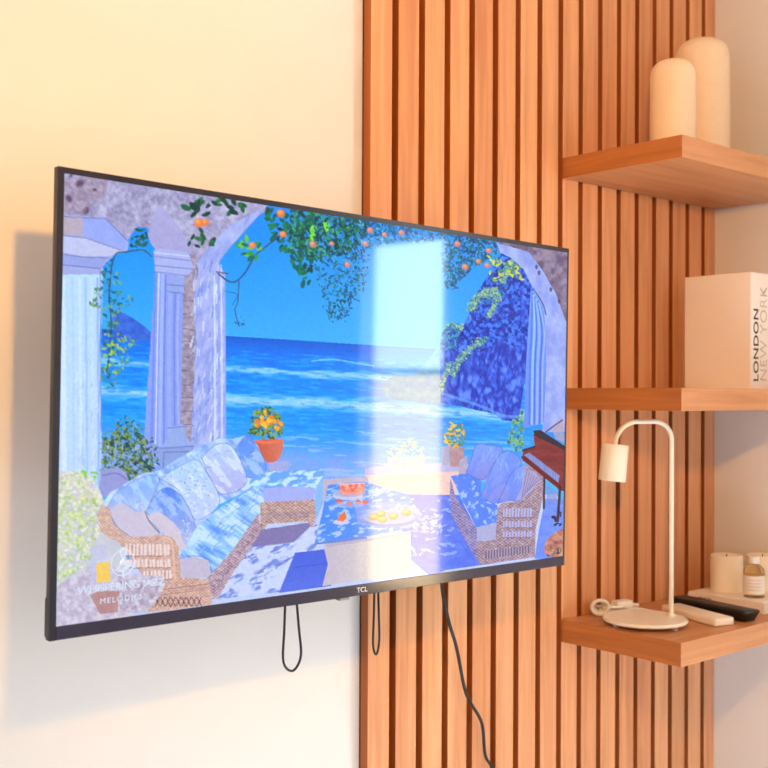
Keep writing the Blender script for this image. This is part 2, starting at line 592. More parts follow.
def paint():
    full = [(OX, OY), (OX + 526, OY), (OX + 526, OY + 474), (OX, OY + 474)]
    # sky and sea
    vgrad(full, (34, 142, 250), (84, 178, 252), 190, 345)
    hz = lambda x: 336 + (x - 226) * .062
    sea = [(46, hz(46)), (572, hz(572)), (572, 480), (46, 500)]
    d = np.clip((GY - hz(GX)) / 120, 0, 1)
    sl, m = pmask(sea)
    c = np.zeros(GX[sl].shape + (3,))
    st = [(0, (0, 104, 206)), (.12, (0, 128, 230)), (.35, (6, 142, 238)), (.62, (24, 150, 242)), (.82, (70, 160, 246)), (1, (140, 172, 244))]
    for ch in range(3):
        c[..., ch] = np.interp(d[sl], [s[0] for s in st], [s[1][ch] for s in st])
    blend(sl, m, c)
    n1 = fbm(26, 3.2, 3, .06)
    n2 = fbm(12, 2.0, 9, .06)
    w = GY - hz(GX)
    for y0, th, amp in ((33, 4.0, .85), (63, 6.5, .9)):
        band = np.exp(-((w - y0 - (n1 - .5) * 8 - (GX - 230) * (-.004)) / th) ** 2)
        poly(sea, (176, 216, 252), 1.0) if False else blend(slice(None), np.clip(band * amp * (.45 + n2), 0, .92) * (w > 8), (186, 220, 252))
    blend(slice(None), np.clip((n2 - .56) * 3.2, 0, .5) * (w > 14) * (w < 135), (96, 190, 252))
    blend(slice(None), np.clip((n1 - .58) * 4, 0, .45) * (w > 88) * (w < 140), (190, 214, 252))
    blend(slice(None), np.clip((.40 - n2) * 3, 0, .22) * (w > 4) * (w < 90), (0, 96, 214))
    line([(310, hz(310) + 20), (330, hz(330) + 17), (352, hz(352) + 19), (372, hz(372) + 21)], 1.6, (190, 226, 255), .6)
    # far left hill, right headland
    poly(q1((200, 455), (232, 462), (262, 480), (290, 500), (310, 520), (310, 540), (200, 540)), (52, 96, 198), 1, fbm(5, 4, 21), (96, 140, 224), curve=False)
    poly(q3((195, 690), (205, 660), (240, 640), (290, 640), (330, 600), (360, 560), (400, 560), (400, 730), (350, 720), (230, 712)), (70, 132, 186), .9, fbm(7, 5, 31), (150, 184, 190))  # distant rock in faded tones, the reflection's wash painted in
    cl = q3((366, 600), (366, 540), (380, 508), (405, 496), (432, 500), (446, 470), (462, 430), (478, 400), (500, 360), (530, 335), (545, 305), (565, 285), (600, 300), (650, 380), (632, 480), (616, 600), (596, 740), (590, 775), (545, 772), (520, 752), (470, 742), (430, 732), (368, 722))
    rid = 1 - np.abs(fbm(8, 15, 41, -.2) * 2 - 1)
    rid2 = 1 - np.abs(fbm(4, 9, 45, .25) * 2 - 1)
    tone = np.clip((rid * .6 + rid2 * .4 - .55) * 2.6, 0, 1)
    poly(cl, (112, 152, 250), 1, tone, (36, 66, 178))
    up_ = q3((366, 560), (380, 505), (432, 498), (460, 430), (500, 360), (560, 285), (650, 370), (630, 500), (590, 560), (540, 540), (500, 570), (440, 580))
    foliage(up_, (20, 52, 146), (40, 88, 196), (84, 140, 236), .4, .9, 310, 4.6)
    foliage(q3((455, 440), (520, 350), (560, 300), (600, 330), (560, 400), (500, 440)), (10, 50, 128), (24, 84, 166), (70, 140, 190), .46, .8, 320, 3)
    for path, w__ in ((q3((455, 452), (470, 425), (495, 405), (522, 404), (532, 420)), 3.6), (q3((528, 420), (520, 445), (505, 470)), 2.2), (q3((545, 372), (558, 342), (572, 318)), 2.4), (q3((405, 640), (420, 600), (445, 572), (490, 540)), 3.0), (q3((385, 512), (400, 500), (425, 506)), 2.2), (q3((370, 690), (380, 640), (392, 610)), 1.8)):
        P = [(p.x, p.y) for p in smooth_path([(x, y, 0) for x, y in path], 8)]
        for x, y in P:
            for _ in range(12):
                leaf(x + rng.normal(0, w__ * .6), y + rng.normal(0, w__ * .6), rng.uniform(.7, 1.7), rng.uniform(.6, 1.2), rng.uniform(0, 3), [(150, 190, 158), (116, 172, 176), (190, 212, 156), (60, 120, 150), (90, 150, 176)][rng.integers(5)], .75)
    foliage(q3((370, 520), (400, 496), (425, 520), (415, 560), (372, 566)), (26, 90, 160), (50, 130, 180), (96, 166, 196), .4, .9, 330, 3)
    # right end of the sea at the foot of the headland
    line(q4((360, 8), (430, 30), (500, 55), (540, 75), (600, 80)), 3, (130, 176, 246), .6)
    # terrace parapet and floor
    poly(q4((-70, 250), (120, 262), (420, 246), (420, 330), (700, 300), (760, 520), (-900, 760), (-420, 420)), (196, 208, 250))
    poly(q4((150, 226), (420, 206), (420, 258), (150, 262)), (168, 178, 228), 1, fbm(7, 4, 51), (204, 198, 220))
    poly(q4((150, 246), (420, 236), (410, 304), (240, 304), (190, 296)), (224, 190, 196), 1, fbm(9, 5, 52), (240, 214, 206))
    poly(q4((20, 258), (160, 252), (160, 330), (10, 330)), (196, 184, 204))
    poly(q4((240, 300), (420, 304), (520, 500), (380, 520), (340, 540), (270, 480)), (100, 126, 226), 1, np.clip(fbm(9, 4, 53) * 2 - .8, 0, 1), (120, 146, 240))
    for _ in range(60):
        x, y = rng.uniform(404, 452), rng.uniform(500, 560)
        leaf(x, y, rng.uniform(1.5, 4.5), rng.uniform(.8, 1.8), rng.uniform(-.4, .5), (176, 204, 250), .55)
    line(q4((372, 440), (420, 436), (470, 500)), .8, (76, 100, 206), .5, False)
    # pier and stone arch on the left
    stone = q1((40, 30), (300, 90), (640, 155), (650, 165), (612, 185), (575, 230), (540, 268), (505, 310), (500, 420), (520, 420), (520, 850), (385, 850), (395, 560), (400, 380), (420, 350), (428, 300), (330, 282), (318, 250), (298, 218), (272, 214), (250, 240), (240, 262), (180, 190), (40, 190))
    nz = fbm(9, 9, 61)
    nf = fbm(3.2, 3.2, 65)
    poly(stone, (150, 146, 182), 1, np.clip((nz * .6 + nf * .6) * 1.9 - .62, 0, 1), (196, 196, 226))
    poly(q1((60, 80), (125, 70), (190, 85), (180, 130), (140, 150), (125, 180), (65, 182)), (150, 132, 152), .6, np.clip(nf * 2 - .5, 0, 1), (180, 164, 180))
    for x, y, r in ((82, 70, 5), (108, 92, 12), (76, 135, 10), (125, 170, 10), (150, 110, 5)):
        ell(40 + x / 2.844, 150 + y / 2.844, r / 2.844 * 1.1, r / 2.844 * .8, (84, 62, 84), .7, rng.uniform(0, 3), .8)
    for _ in range(240):
        x, y = rng.uniform(70, 205), rng.uniform(175, 228)
        line([(x, y), (x + rng.uniform(-4, 4), y + rng.uniform(1, 4))], rng.uniform(.5, 1), [(110, 108, 150), (214, 214, 240), (128, 124, 160)][rng.integers(3)], .35, False) if (y < 215 - abs(x - 150) * .25 + 10) else 0
    poly(q1((300, 240), (330, 158), (350, 168), (390, 220), (425, 292), (330, 284)), (170, 170, 216), 1, nz, (184, 182, 222), curve=True)
    # pale inside of the arch, dappled pier
    poly(q1((440, 320), (480, 270), (530, 215), (575, 190), (640, 158), (612, 188), (560, 245), (520, 290), (500, 320), (520, 350), (520, 850), (395, 850), (398, 640), (440, 560), (430, 430)), (154, 168, 230), 1, np.clip(fbm(5, 12, 71, .5) * 1.8 - .4, 0, 1), (190, 198, 240))
    poly(q1((395, 300), (432, 296), (445, 340), (430, 420), (436, 560), (420, 850), (388, 850), (394, 560), (402, 400)), (150, 138, 160), 1, np.clip(nf * 2 - .5, 0, 1), (186, 176, 196))
    for y in range(300, 470, 14):
        line([(178 + rng.uniform(-1, 1), y), (186, y + rng.uniform(-2, 2)), (191, y + rng.uniform(-3, 3))], .8, (92, 84, 120), .6)
    for _ in range(110):
        x, y = rng.uniform(190, 220), rng.uniform(255, 460)
        line([(x, y), (x - rng.uniform(0, 3), y + rng.uniform(4, 12))], rng.uniform(.6, 1.7), [(232, 240, 255), (206, 218, 252), (120, 140, 214)][rng.integers(3)], .6, False)
    for x0, c in ((212, (224, 234, 255)), (216, (150, 168, 236)), (219, (226, 236, 255)), (222.4, (150, 176, 240))):
        line([(x0, 275), (x0 + .4, 360), (x0 + .2, 470)], 1.6, c, .7)
    # left column with its capital, paled by a painted-in window reflection
    vgrad(q1((40, 345), (172, 335), (166, 560), (164, 1010), (40, 1010)), (190, 220, 250), (196, 214, 248), 270, 500)
    for x0, c, wd_ in ((60, (222, 236, 246), 5), (70, (178, 204, 246), 2), (77, (214, 232, 254), 3), (83, (160, 192, 244), 2.4), (89, (204, 226, 254), 2.6), (95, (140, 174, 240), 2.4)):
        line([(x0, 278), (x0 + .6, 380), (x0 + .6, 490)], wd_, c, .6)
    for _ in range(50):
        x, y = rng.uniform(72, 95), rng.uniform(360, 470)
        line([(x, y), (x - rng.uniform(0, 2), y + rng.uniform(4, 10))], rng.uniform(.6, 1.4), [(232, 242, 255), (150, 180, 240)][rng.integers(2)], .4, False)
    poly(q1((40, 180), (180, 190), (246, 256), (244, 282), (205, 296), (170, 330), (165, 352), (40, 352)), (170, 180, 228))
    poly(q1((40, 184), (115, 188), (115, 242), (40, 236)), (188, 178, 196))
    poly(q1((115, 190), (180, 190), (246, 258), (240, 284), (118, 244)), (158, 174, 238), 1, nz, (170, 184, 240))
    poly(q1((40, 240), (118, 246), (236, 286), (190, 300), (120, 300), (40, 288)), (196, 202, 236))
    poly(q1((40, 290), (120, 302), (186, 304), (165, 336), (40, 322)), (160, 172, 226))
    for P in (((40, 185), (115, 190), (180, 192), (245, 258)), ((40, 240), (118, 246), (236, 287)), ((40, 290), (118, 303), (188, 304)), ((40, 322), (165, 336))):
        line(q1(*P), 1.0, (112, 118, 178), .7, False)
    line(q1((166, 340), (164, 560), (166, 800)), 1.1, (104, 134, 214), .8)
    # middle column, curtain folds
    poly(q1((322, 340), (400, 352), (398, 560), (388, 880), (284, 880), (306, 560)), (150, 168, 236))
    for i, x in enumerate((322, 332, 343, 352, 366, 380, 390)):
        line(q1((x, 345), (x - 6, 560), (x - 14 + i * 2, 840)), (2.4, 1.4, 3.2, 1.2, 4, 1.2, 2)[i], ((128, 150, 226), (222, 232, 255), (176, 192, 246), (110, 132, 214), (166, 180, 238), (120, 136, 212), (178, 186, 232))[i], .8)
    poly(q1((318, 282), (335, 278), (410, 288), (420, 300), (430, 330), (420, 350), (402, 360), (320, 346)), (178, 188, 236))
    poly(q1((352, 355), (404, 360), (402, 410), (356, 404)), (160, 174, 230))
    for P in (((318, 300), (422, 312)), ((320, 326), (428, 336)), ((320, 345), (415, 356)), ((354, 380), (402, 386)), ((354, 400), (402, 408))):
        line(q1(*P), 1.0, (112, 124, 192), .75, False)
    line(q1((318, 290), (415, 299)), 1.2, (214, 222, 250), .8, False)
    # vine round the left opening
    line(q1((185, 620), (195, 500), (190, 400), (205, 300), (240, 288), (285, 282), (310, 300)), 1.4, (70, 74, 96), .9)
    leaves(q1((165, 310), (215, 300), (225, 400), (265, 410), (255, 440), (215, 460), (230, 540), (200, 690), (165, 660), (180, 480), (130, 440), (150, 400)), 150, 1.2, 2.8, [(46, 92, 96), (72, 120, 110), (96, 146, 110), (140, 176, 110), (60, 104, 130)], .85)
    leaves(q1((170, 520), (260, 520), (265, 570), (215, 640), (165, 660)), 60, 1.2, 3, [(176, 206, 96), (150, 190, 104), (110, 160, 110)], .85)
    leaves(q1((245, 240), (285, 212), (305, 250), (290, 275), (250, 272)), 26, 1.5, 3, [(24, 70, 84), (44, 92, 92), (60, 110, 84)], .95)
    # branches and orange boughs along the top
    line(q1((500, 350), (540, 375), (575, 350), (605, 300), (640, 270), (680, 240)), 1.6, (64, 70, 120), .9)
    line(q1((560, 372), (556, 430), (548, 455), (560, 500)), 1.1, (64, 76, 140), .8)
    line(q1((495, 345), (530, 350)), 1.2, (90, 86, 110), .8, False)
    line(q1((520, 400), (555, 410), (540, 440)), .8, (64, 80, 140), .7)
    leaves(q1((540, 480), (575, 470), (575, 500), (545, 498)), 8, 1, 2, [(60, 80, 140)], .8)
    G = [(14, 84, 72), (22, 110, 84), (18, 98, 96), (40, 132, 84), (12, 70, 84), (26, 120, 110)]
    B = q1((640, 165), (768, 190), (768, 380), (740, 390), (725, 340), (700, 300), (650, 240), (640, 200))
    dense = q3((-60, 150), (60, 165), (140, 185), (165, 215), (140, 255), (110, 290), (60, 300), (0, 310), (-60, 290))
    wisps = q3((0, 280), (60, 290), (130, 250), (165, 300), (150, 400), (115, 420), (95, 475), (45, 480), (35, 420), (15, 370))
    band = q3((130, 185), (250, 200), (375, 222), (375, 252), (300, 262), (240, 258), (170, 280), (140, 260))
    right_ = q3((370, 222), (545, 250), (565, 268), (530, 292), (480, 322), (445, 350), (405, 385), (380, 385), (370, 300))
    foliage(dense, (8, 60, 72), (16, 92, 96), (56, 140, 140), .40, .92, 340, 3.0)
    foliage(wisps, (14, 74, 130), (24, 110, 150), (90, 170, 210), .58, .7, 350, 2.6)
    foliage(band, (18, 84, 130), (30, 120, 160), (90, 170, 220), .5, .8, 360, 2.4)
    foliage(right_, (10, 70, 126), (22, 104, 140), (90, 170, 214), .5, .8, 370, 2.6)
    leaves(B, 120, 2.0, 4.8, G, .95, .5)
    leaves(dense, 260, 1.4, 3.6, G + [(70, 150, 150), (90, 170, 120)], .9)
    leaves(wisps, 230, .9, 2.6, [(16, 84, 110), (24, 104, 120), (20, 90, 150), (90, 170, 214), (40, 120, 110)], .85)
    leaves(q3((30, 440), (60, 430), (120, 400), (140, 440), (95, 490), (50, 490)), 40, .8, 2.2, [(16, 84, 120), (24, 104, 150)], .85)
    leaves(band, 190, 1.0, 2.8, [(24, 116, 150), (60, 150, 190), (24, 90, 140), (20, 104, 110), (120, 190, 230)], .8)
    leaves(right_, 330, 1.0, 2.8, [(14, 92, 150), (18, 100, 120), (80, 166, 214), (14, 78, 120), (30, 124, 130)], .85)
    leaves(q3((375, 340), (440, 330), (420, 390), (385, 410)), 30, .8, 2.0, [(20, 100, 140), (30, 110, 170)], .8)
    leaves(q3((500, 300), (560, 310), (600, 330), (605, 370), (560, 350), (515, 385)), 60, 1.2, 2.8, [(190, 210, 60), (150, 190, 80), (212, 220, 90), (90, 150, 110)], .9)
    leaves(q1((550, 260), (600, 230), (630, 270), (620, 320), (570, 310)), 16, 2.4, 4.6, [(60, 160, 60), (24, 116, 76), (120, 190, 70)], .95)
    for P in (q3((35, 205), (55, 215), (40, 235)), q3((0, 215), (12, 240), (0, 250))):
        leaves(P, 6, 2, 3.4, [(130, 216, 60)], .95)
    for P, sz in ((q1((400, 150), (470, 140), (480, 190), (410, 190)), 12), (q1((395, 235), (490, 235), (490, 270), (425, 275)), 9), (q1((505, 130), (575, 130), (575, 195), (550, 200)), 9), (q1((400, 130), (540, 135), (530, 155), (410, 160)), 12)):
        leaves(P, sz, 2.6, 5.6, [(30, 82, 66), (44, 104, 76), (26, 70, 70), (60, 120, 80)], .97, .5)
    for x, y, r in ((197, 222, 5.2), (203.5, 221.5, 3.8), (279, 212.5, 4.6), (281, 233.5, 3.8), (250.5, 244.5, 3.6), (311, 243.5, 3.8), (345.5, 264, 3.2), (368.5, 229.5, 3.6), (400, 232, 3.4), (383, 234, 3), (456, 243.5, 3.6), (487.6, 250, 3.2), (477.5, 261, 3.2), (464, 266.5, 3.8), (486, 265, 3.2), (330, 243, 2.6), (364, 243, 3.2)):
        r *= .92
        ell(x, y, r, r * .95, (232, 136, 92) if x < 300 else (206, 140, 128), .96, 0, .5)
        ell(x - r * .25, y - r * .3, r * .55, r * .5, (252, 178, 112) if x < 300 else (226, 172, 156), .8, 0, .9)
    leaf(199, 229.5, 3.6, 1.8, .9, (36, 90, 70))
    leaf(192, 213, 4.6, 2.2, -.8, (30, 76, 66))
    # right pier of the arch
    sr = a4((330, 62), (780, 100), (770, 560), (725, 530), (690, 420), (600, 250), (520, 140))
    poly(sr, (112, 100, 128), 1, np.clip(fbm(6, 6, 81) * 2 - .5, 0, 1), (160, 148, 170))
    poly(a4((325, 70), (410, 95), (520, 128), (600, 235), (680, 375), (738, 535), (770, 600), (770, 1200), (600, 1200), (622, 800), (612, 470), (545, 345), (485, 225), (410, 160), (350, 130)), (150, 166, 230), 1, np.clip(fbm(7, 10, 83) * 1.8 - .45, 0, 1), (180, 194, 244), curve=False)
    line(a4((545, 345), (600, 430), (622, 500)), 1.2, (84, 84, 140), .8)
    for x, y in ((565, 215), (580, 250), (650, 350), (700, 420)):
        ell(440 + x / 5.908, 230 + y / 5.908, 1.6, 2.4, (84, 78, 120), .7)
    vgrad(a4((530, 360), (552, 355), (612, 462), (624, 800), (610, 1140), (490, 1180), (505, 760)), (126, 166, 240), (120, 150, 236), 290, 420)
    for i, x in enumerate((536, 552, 566, 582, 598, 612)):
        line(a4((545 + (x - 545) * .5, 372 + i * 12), (x, 600), (x - 10, 800), (x - 14, 1150)), (2.0, 2.2, 1.6, 2.4, 1.4, 1.4)[i], ((96, 134, 220), (170, 204, 252), (90, 126, 222), (160, 192, 250), (96, 120, 214), (176, 196, 246))[i], .75)
    # small evergreen by the right curtain, potted flowers on the parapet
    leaves(z9((300, 110), (335, 35), (350, 60), (348, 220), (300, 215), (285, 180)), 110, 1, 2.6, [(90, 150, 120), (150, 190, 110), (60, 120, 120), (120, 180, 140)], .85)
    poly(z9((30, 205), (98, 205), (92, 290), (38, 292)), (172, 140, 150), 1, fbm(5, 5, 91), (196, 170, 180))
    poly(z9((0, 205), (34, 200), (34, 280), (0, 285)), (178, 176, 206))
    leaves(z9((5, 160), (40, 95), (95, 110), (105, 160), (90, 200), (25, 205)), 90, 1, 2.5, [(226, 190, 70), (244, 206, 90), (120, 160, 110), (236, 170, 60), (90, 140, 110)], .9)
    leaves(q4((215, 180), (240, 150), (290, 140), (320, 170), (318, 200), (230, 205)), 90, 1, 2.6, [(180, 200, 170), (206, 210, 150), (150, 186, 190), (214, 206, 160)], .7)
    poly(q4((215, 195), (322, 195), (318, 228), (220, 232)), (196, 190, 200), .8)
    # terracotta pot with an orange bush, small plinth
    poly(z7((455, 180), (540, 180), (535, 240), (460, 240)), (176, 176, 220), .9)
    poly(z7((398, 90), (505, 84), (515, 120), (500, 165), (475, 184), (440, 182), (415, 150), (402, 120)), (192, 104, 84), 1, np.clip((GX - 252) / 30, 0, 1), (212, 134, 120), curve=True)
    line(z7((398, 94), (450, 100), (508, 90)), 3.2, (226, 130, 100), 1)
    leaves(z7((370, 60), (372, 20), (400, -40), (450, -60), (500, -30), (520, 20), (515, 60), (480, 84), (420, 84)), 190, 1, 2.6, [(90, 120, 40), (126, 150, 50), (66, 100, 50), (160, 170, 60)], .92)
    leaves(z7((385, 10), (440, -40), (510, 0), (500, 50), (440, 40), (400, 40)), 26, 1.6, 3, [(240, 166, 50), (250, 190, 80), (226, 140, 50)], .95, .8)
    # urn and pedestal beside the column
    poly(q2((330, 165), (430, 160), (430, 240), (335, 240)), (150, 168, 220))
    poly(q2((355, 105), (410, 100), (402, 120), (412, 140), (425, 160), (335, 165), (350, 145), (362, 125)), (158, 178, 228), curve=False)
    for P in (((330, 168), (428, 162)), ((340, 180), (425, 176)), ((355, 110), (410, 105)), ((340, 240), (345, 180))):
        line(q2(*P), 1, (104, 120, 184), .7, False)
    # green bush, stone pot, lower left foliage paled with the window's reflected wash
    foliage(q2((172, 140), (200, 120), (240, 90), (270, 120), (300, 150), (312, 230), (250, 262), (172, 215)), (34, 66, 76), (70, 104, 84), (140, 160, 100), .47, .92, 380, 2.6)
    leaves(q2((158, 150), (190, 105), (240, 68), (285, 105), (325, 150), (328, 240), (250, 285), (165, 235)), 260, .9, 2.3, [(56, 96, 84), (96, 130, 84), (150, 170, 96), (44, 80, 90), (120, 150, 110)], .9)
    poly(q2((165, 230), (215, 225), (240, 250), (235, 290), (165, 300)), (160, 164, 214), curve=True)
    line(q2((168, 245), (210, 240), (238, 258)), 1.2, (110, 112, 170), .7)
    poly(q2((30, 230), (120, 240), (165, 300), (190, 380), (230, 420), (260, 700), (30, 700)), (196, 196, 214), .95, fbm(16, 14, 101), (220, 214, 216))
    foliage(q2((30, 250), (110, 230), (165, 300), (170, 380), (130, 470), (90, 570), (30, 580)), (196, 208, 160), (222, 226, 190), (240, 240, 224), .46, .7, 390, 3.4)
    leaves(q2((30, 260), (100, 235), (150, 330), (150, 400), (140, 470), (90, 560), (30, 560)), 220, 1.2, 3.6, [(196, 212, 130), (222, 228, 160), (170, 196, 120), (206, 206, 190), (180, 200, 150)], .75)
    leaves(q2((100, 225), (160, 240), (150, 255), (110, 250)), 8, 2, 3.5, [(140, 200, 80)], .9)
    # long left sofa: back cushions, pillows, seat
    P = q2((150, 350), (190, 295), (280, 240), (330, 232), (380, 200), (440, 165), (500, 140), (545, 140), (580, 130), (612, 160), (640, 230), (640, 250), (560, 300), (500, 330), (440, 390), (430, 470), (380, 480), (300, 440), (180, 420))
    vgrad(P, (168, 200, 248), (190, 204, 244), 430, 540)
    dn = fbm(5, 12, 111, -.7)
    sl, m = pmask(P)
    blend(sl, m * np.clip((dn[sl] - .5) * 7, 0, 1) * .7, (212, 232, 255))
    blend(sl, m * np.clip((.42 - dn[sl]) * 7, 0, 1) * .45, (104, 146, 232))
    pillow(q2((548, 168), (580, 132), (602, 150), (638, 228), (590, 254), (560, 220)), (112, 154, 238), (130, 168, 242), (196, 220, 252), .6, seed=402)
    pillow(q2((452, 194), (498, 156), (542, 168), (580, 264), (512, 300), (474, 250)), (190, 212, 250), (182, 184, 232), (226, 238, 255), .6, seed=403)
    pillow(q2((330, 254), (428, 202), (462, 232), (503, 322), (440, 374), (412, 336), (382, 286)), (186, 214, 252), (196, 208, 244), (230, 240, 255), .6, seed=404)
    leaves(q2((345, 255), (425, 212), (495, 318), (440, 365), (390, 290)), 90, .5, 1.2, [(128, 156, 222), (112, 142, 216), (236, 244, 255)], .65)
    pillow(q2((184, 332), (214, 290), (290, 248), (330, 256), (304, 326), (292, 362), (330, 408), (296, 430), (232, 414), (196, 370)), (140, 182, 248), (206, 198, 218), (204, 228, 254), .5, seed=405)
    poly(q2((187, 345), (222, 325), (262, 350), (292, 345), (294, 368), (328, 408), (296, 428), (234, 412), (198, 372)), (208, 200, 218), .9, curve=True)
    pillow(q2((292, 350), (318, 304), (350, 280), (388, 300), (420, 352), (438, 418), (430, 460), (388, 460), (335, 404)), (100, 144, 234), (200, 200, 230), (210, 230, 255), .5, seed=406)
    poly(q2((296, 366), (322, 350), (352, 366), (385, 400), (400, 440), (420, 462), (386, 460), (334, 404)), (216, 204, 216), .88, curve=True)
    leaves(q2((385, 340), (425, 390), (430, 455), (405, 440)), 50, .6, 1.4, [(214, 230, 254), (120, 160, 236), (236, 242, 255)], .7)
    line(q2((290, 350), (303, 380), (330, 410)), 1.5, (132, 112, 130), .7)
    line(q2((186, 345), (205, 390), (240, 416)), 1.2, (150, 130, 140), .6)
    for _ in range(70):
        x, y = 40 + rng.uniform(200, 620) / 2.844, 390 + rng.uniform(150, 420) / 2.844
        if abs((y - 390) * 2.844 - (430 - (x - 40) * 2.844 * .45)) < 70:
            line([(x, y), (x + rng.uniform(2, 6), y - rng.uniform(1, 4))], rng.uniform(.5, 1.1), [(232, 242, 255), (104, 138, 220), (120, 134, 196)][rng.integers(3)], .45, False)
    S = q2((385, 482), (440, 390), (510, 334), (590, 288), (640, 246), (660, 300), (630, 340), (600, 392), (472, 545), (470, 490))
    sn = fbm(4.4, 17, 121, -.98)
    poly(S, (160, 200, 252))
    sl, m = pmask(S)
    blend(sl, m * np.clip((sn[sl] - .47) * 6, 0, 1) * .9, (204, 228, 255))
    blend(sl, m * np.clip((.41 - sn[sl]) * 6, 0, 1) * .6, (92, 140, 236))
    for _ in range(40):
        t = rng.uniform(0, 1)
        x, y = 40 + (430 + 190 * t + rng.uniform(-30, 40)) / 2.844, 390 + (470 - 200 * t + rng.uniform(-30, 40)) / 2.844
        line([(x, y), (x + 3, y - 4), (x + rng.uniform(5, 9), y - rng.uniform(5, 8))], rng.uniform(.5, 1.0), [(230, 242, 255), (88, 124, 214)][rng.integers(2)], .5)
    poly(q2((383, 486), (430, 480), (470, 490), (478, 540), (400, 546), (386, 520)), (198, 192, 214), curve=False)
    line(q2((383, 485), (430, 478), (470, 489), (480, 542)), 1.0, (120, 128, 190), .6)
    # chaise end and its wicker base
    poly(z7((350, 285), (400, 240), (470, 222), (680, 212), (692, 240), (660, 300), (430, 298)), (124, 174, 248), 1, np.clip((fbm(9, 4, 131, -.3) - .45) * 6, 0, 1), (200, 228, 255))
    poly(z7((428, 296), (540, 288), (655, 296), (645, 346), (432, 356)), (172, 182, 238))
    poly(z7((655, 296), (690, 236), (684, 370), (655, 440), (645, 400)), (150, 190, 250))
    poly(z7((360, 548), (418, 476), (655, 440), (560, 530), (420, 550)), (140, 132, 178))
    wk = np.clip(.5 + .34 * np.sin(GX * 1.5 + 2.2 * fbm(9, 9, 133)) * np.sin(GY * 2.1) + .9 * (fbm(2.4, 1.6, 135) - .5), 0, 1)
    poly(z7((418, 358), (648, 345), (656, 400), (650, 440), (640, 468), (620, 440), (445, 450), (430, 482), (415, 470)), (150, 118, 122), 1, wk, (226, 204, 198))
    poly(z7((440, 402), (630, 396), (628, 424), (440, 432)), (130, 112, 128), .7, wk, (206, 184, 184))
    # floor in front of the sofa with leaf shade, dark rug
    fl = z7((230, 775), (360, 552), (560, 532), (655, 452), (690, 470), (660, 540), (500, 745))
    poly(fl, (204, 214, 252), 1, np.clip((fbm(12, 5, 141, -.5) - .53) * 5, 0, .85), (120, 140, 212))
    poly(z7((495, 750), (565, 575), (705, 558), (720, 720)), (92, 114, 214), 1, np.clip((GY - 560) / 40, 0, 1), (108, 128, 222))
    line(z7((560, 640), (700, 622)), .8, (70, 88, 180), .6, False)
    for _ in range(34):
        x, y = rng.uniform(225, 300), rng.uniform(550, 590)
        line([(x, y), (x + rng.uniform(3, 9), y - rng.uniform(1, 5))], rng.uniform(.8, 1.8), (106, 122, 196), .6, False) if x + (y - 550) * 1.1 < 300 and x + (y - 550) * .6 > 234 + (590 - y) * .2 else 0
    # sofa base side and arm in wicker
    poly(z7((180, 692), (300, 560), (410, 402), (416, 490), (300, 660), (232, 775), (180, 775)), (140, 116, 140), 1, wk, (222, 204, 212))
    for i in range(13):
        t = i / 12
        xa, ya = 160 + (186 + t * 220) / 4.267, 420 + (726 - t * 290) / 4.267
        line([(xa, ya + 3), (xa + 4, ya + 5), (xa + 2, ya + 12 - 6 * t)], .9, (112, 96, 126), .6)
    arm = q2((150, 372), (175, 412), (250, 424), (340, 416), (368, 424), (384, 450), (392, 540), (470, 545), (482, 618), (300, 640), (240, 640), (300, 560), (215, 440), (165, 410))
    poly(arm, (178, 140, 132), 1, wk, (232, 206, 196))
    poly(q2((150, 360), (165, 330), (185, 335), (198, 385), (235, 418), (300, 432), (250, 440), (180, 424)), (184, 150, 142), 1, wk, (234, 212, 202))
    for r_, (ya, yb) in enumerate(((442, 478), (486, 512), (518, 545))):
        for c_ in range(6):
            x = 232 + c_ * 22 + r_ * 3
            if r_ < 2 or c_ > 1:
                poly(q2((x, ya + 2), (x + 17, ya), (x + 17, yb - 2), (x + 1, yb)), (232, 216, 216), .95)
                line(q2((x + 8 + rng.uniform(-2, 2), ya), (x + 8, yb)), .7, (176, 136, 126), .7, False)
                line(q2((x - 1, yb), (x + 18, yb - 1)), .8, (130, 92, 86), .6, False)
    line(q2((345, 424), (366, 440), (374, 545)), 2.2, (226, 196, 180), .8)
    for i in range(9):
        x = 318 + i * 15
        line(q2((x, 598), (x + 12, 622)), 1, (92, 70, 84), .8, False)
        line(q2((x + 12, 596), (x, 622)), 1, (92, 70, 84), .8, False)
    for y in (566, 574, 582):
        line(q2((320, y + 10), (470, y - 8)), .7, (140, 110, 112), .6, False)
    # side table with a juice glass at bottom left
    poly(q2((40, 560), (150, 500), (260, 530), (345, 545), (300, 630), (240, 645), (40, 680)), (186, 176, 198), 1, np.clip(fbm(4, 4, 151) * 2 - .5, 0, 1), (216, 212, 226), curve=True)
    poly(q2((205, 550), (270, 545), (340, 548), (300, 620), (220, 640)), (168, 150, 168), .9, np.clip(fbm(3, 3, 153) * 2 - .5, 0, 1), (216, 216, 232))
    poly(q2((130, 590), (160, 575), (215, 580), (210, 640), (160, 645)), (176, 128, 124), .7)
    poly(q2((128, 450), (180, 440), (186, 560), (136, 565)), (196, 200, 232), .6)
    poly(q2((148, 500), (184, 490), (190, 550), (150, 556)), (238, 204, 116), .95)
    line(q2((148, 495), (186, 486)), 1.6, (196, 220, 250), .8, False)
    # coffee table with fruit and pastries
    poly(z8((60, 530), (310, 495), (540, 455), (545, 690), (330, 720), (55, 760), (85, 640)), (200, 192, 206), 1, np.clip((GX - 330) / 70, 0, 1), (224, 216, 208))
    poly(z8((80, 545), (300, 512), (540, 478), (540, 462), (300, 496), (70, 528)), (182, 174, 200), .8)
    tb = z8((12, 522), (50, 370), (85, 200), (290, 180), (520, 250), (610, 372), (540, 440), (300, 486))
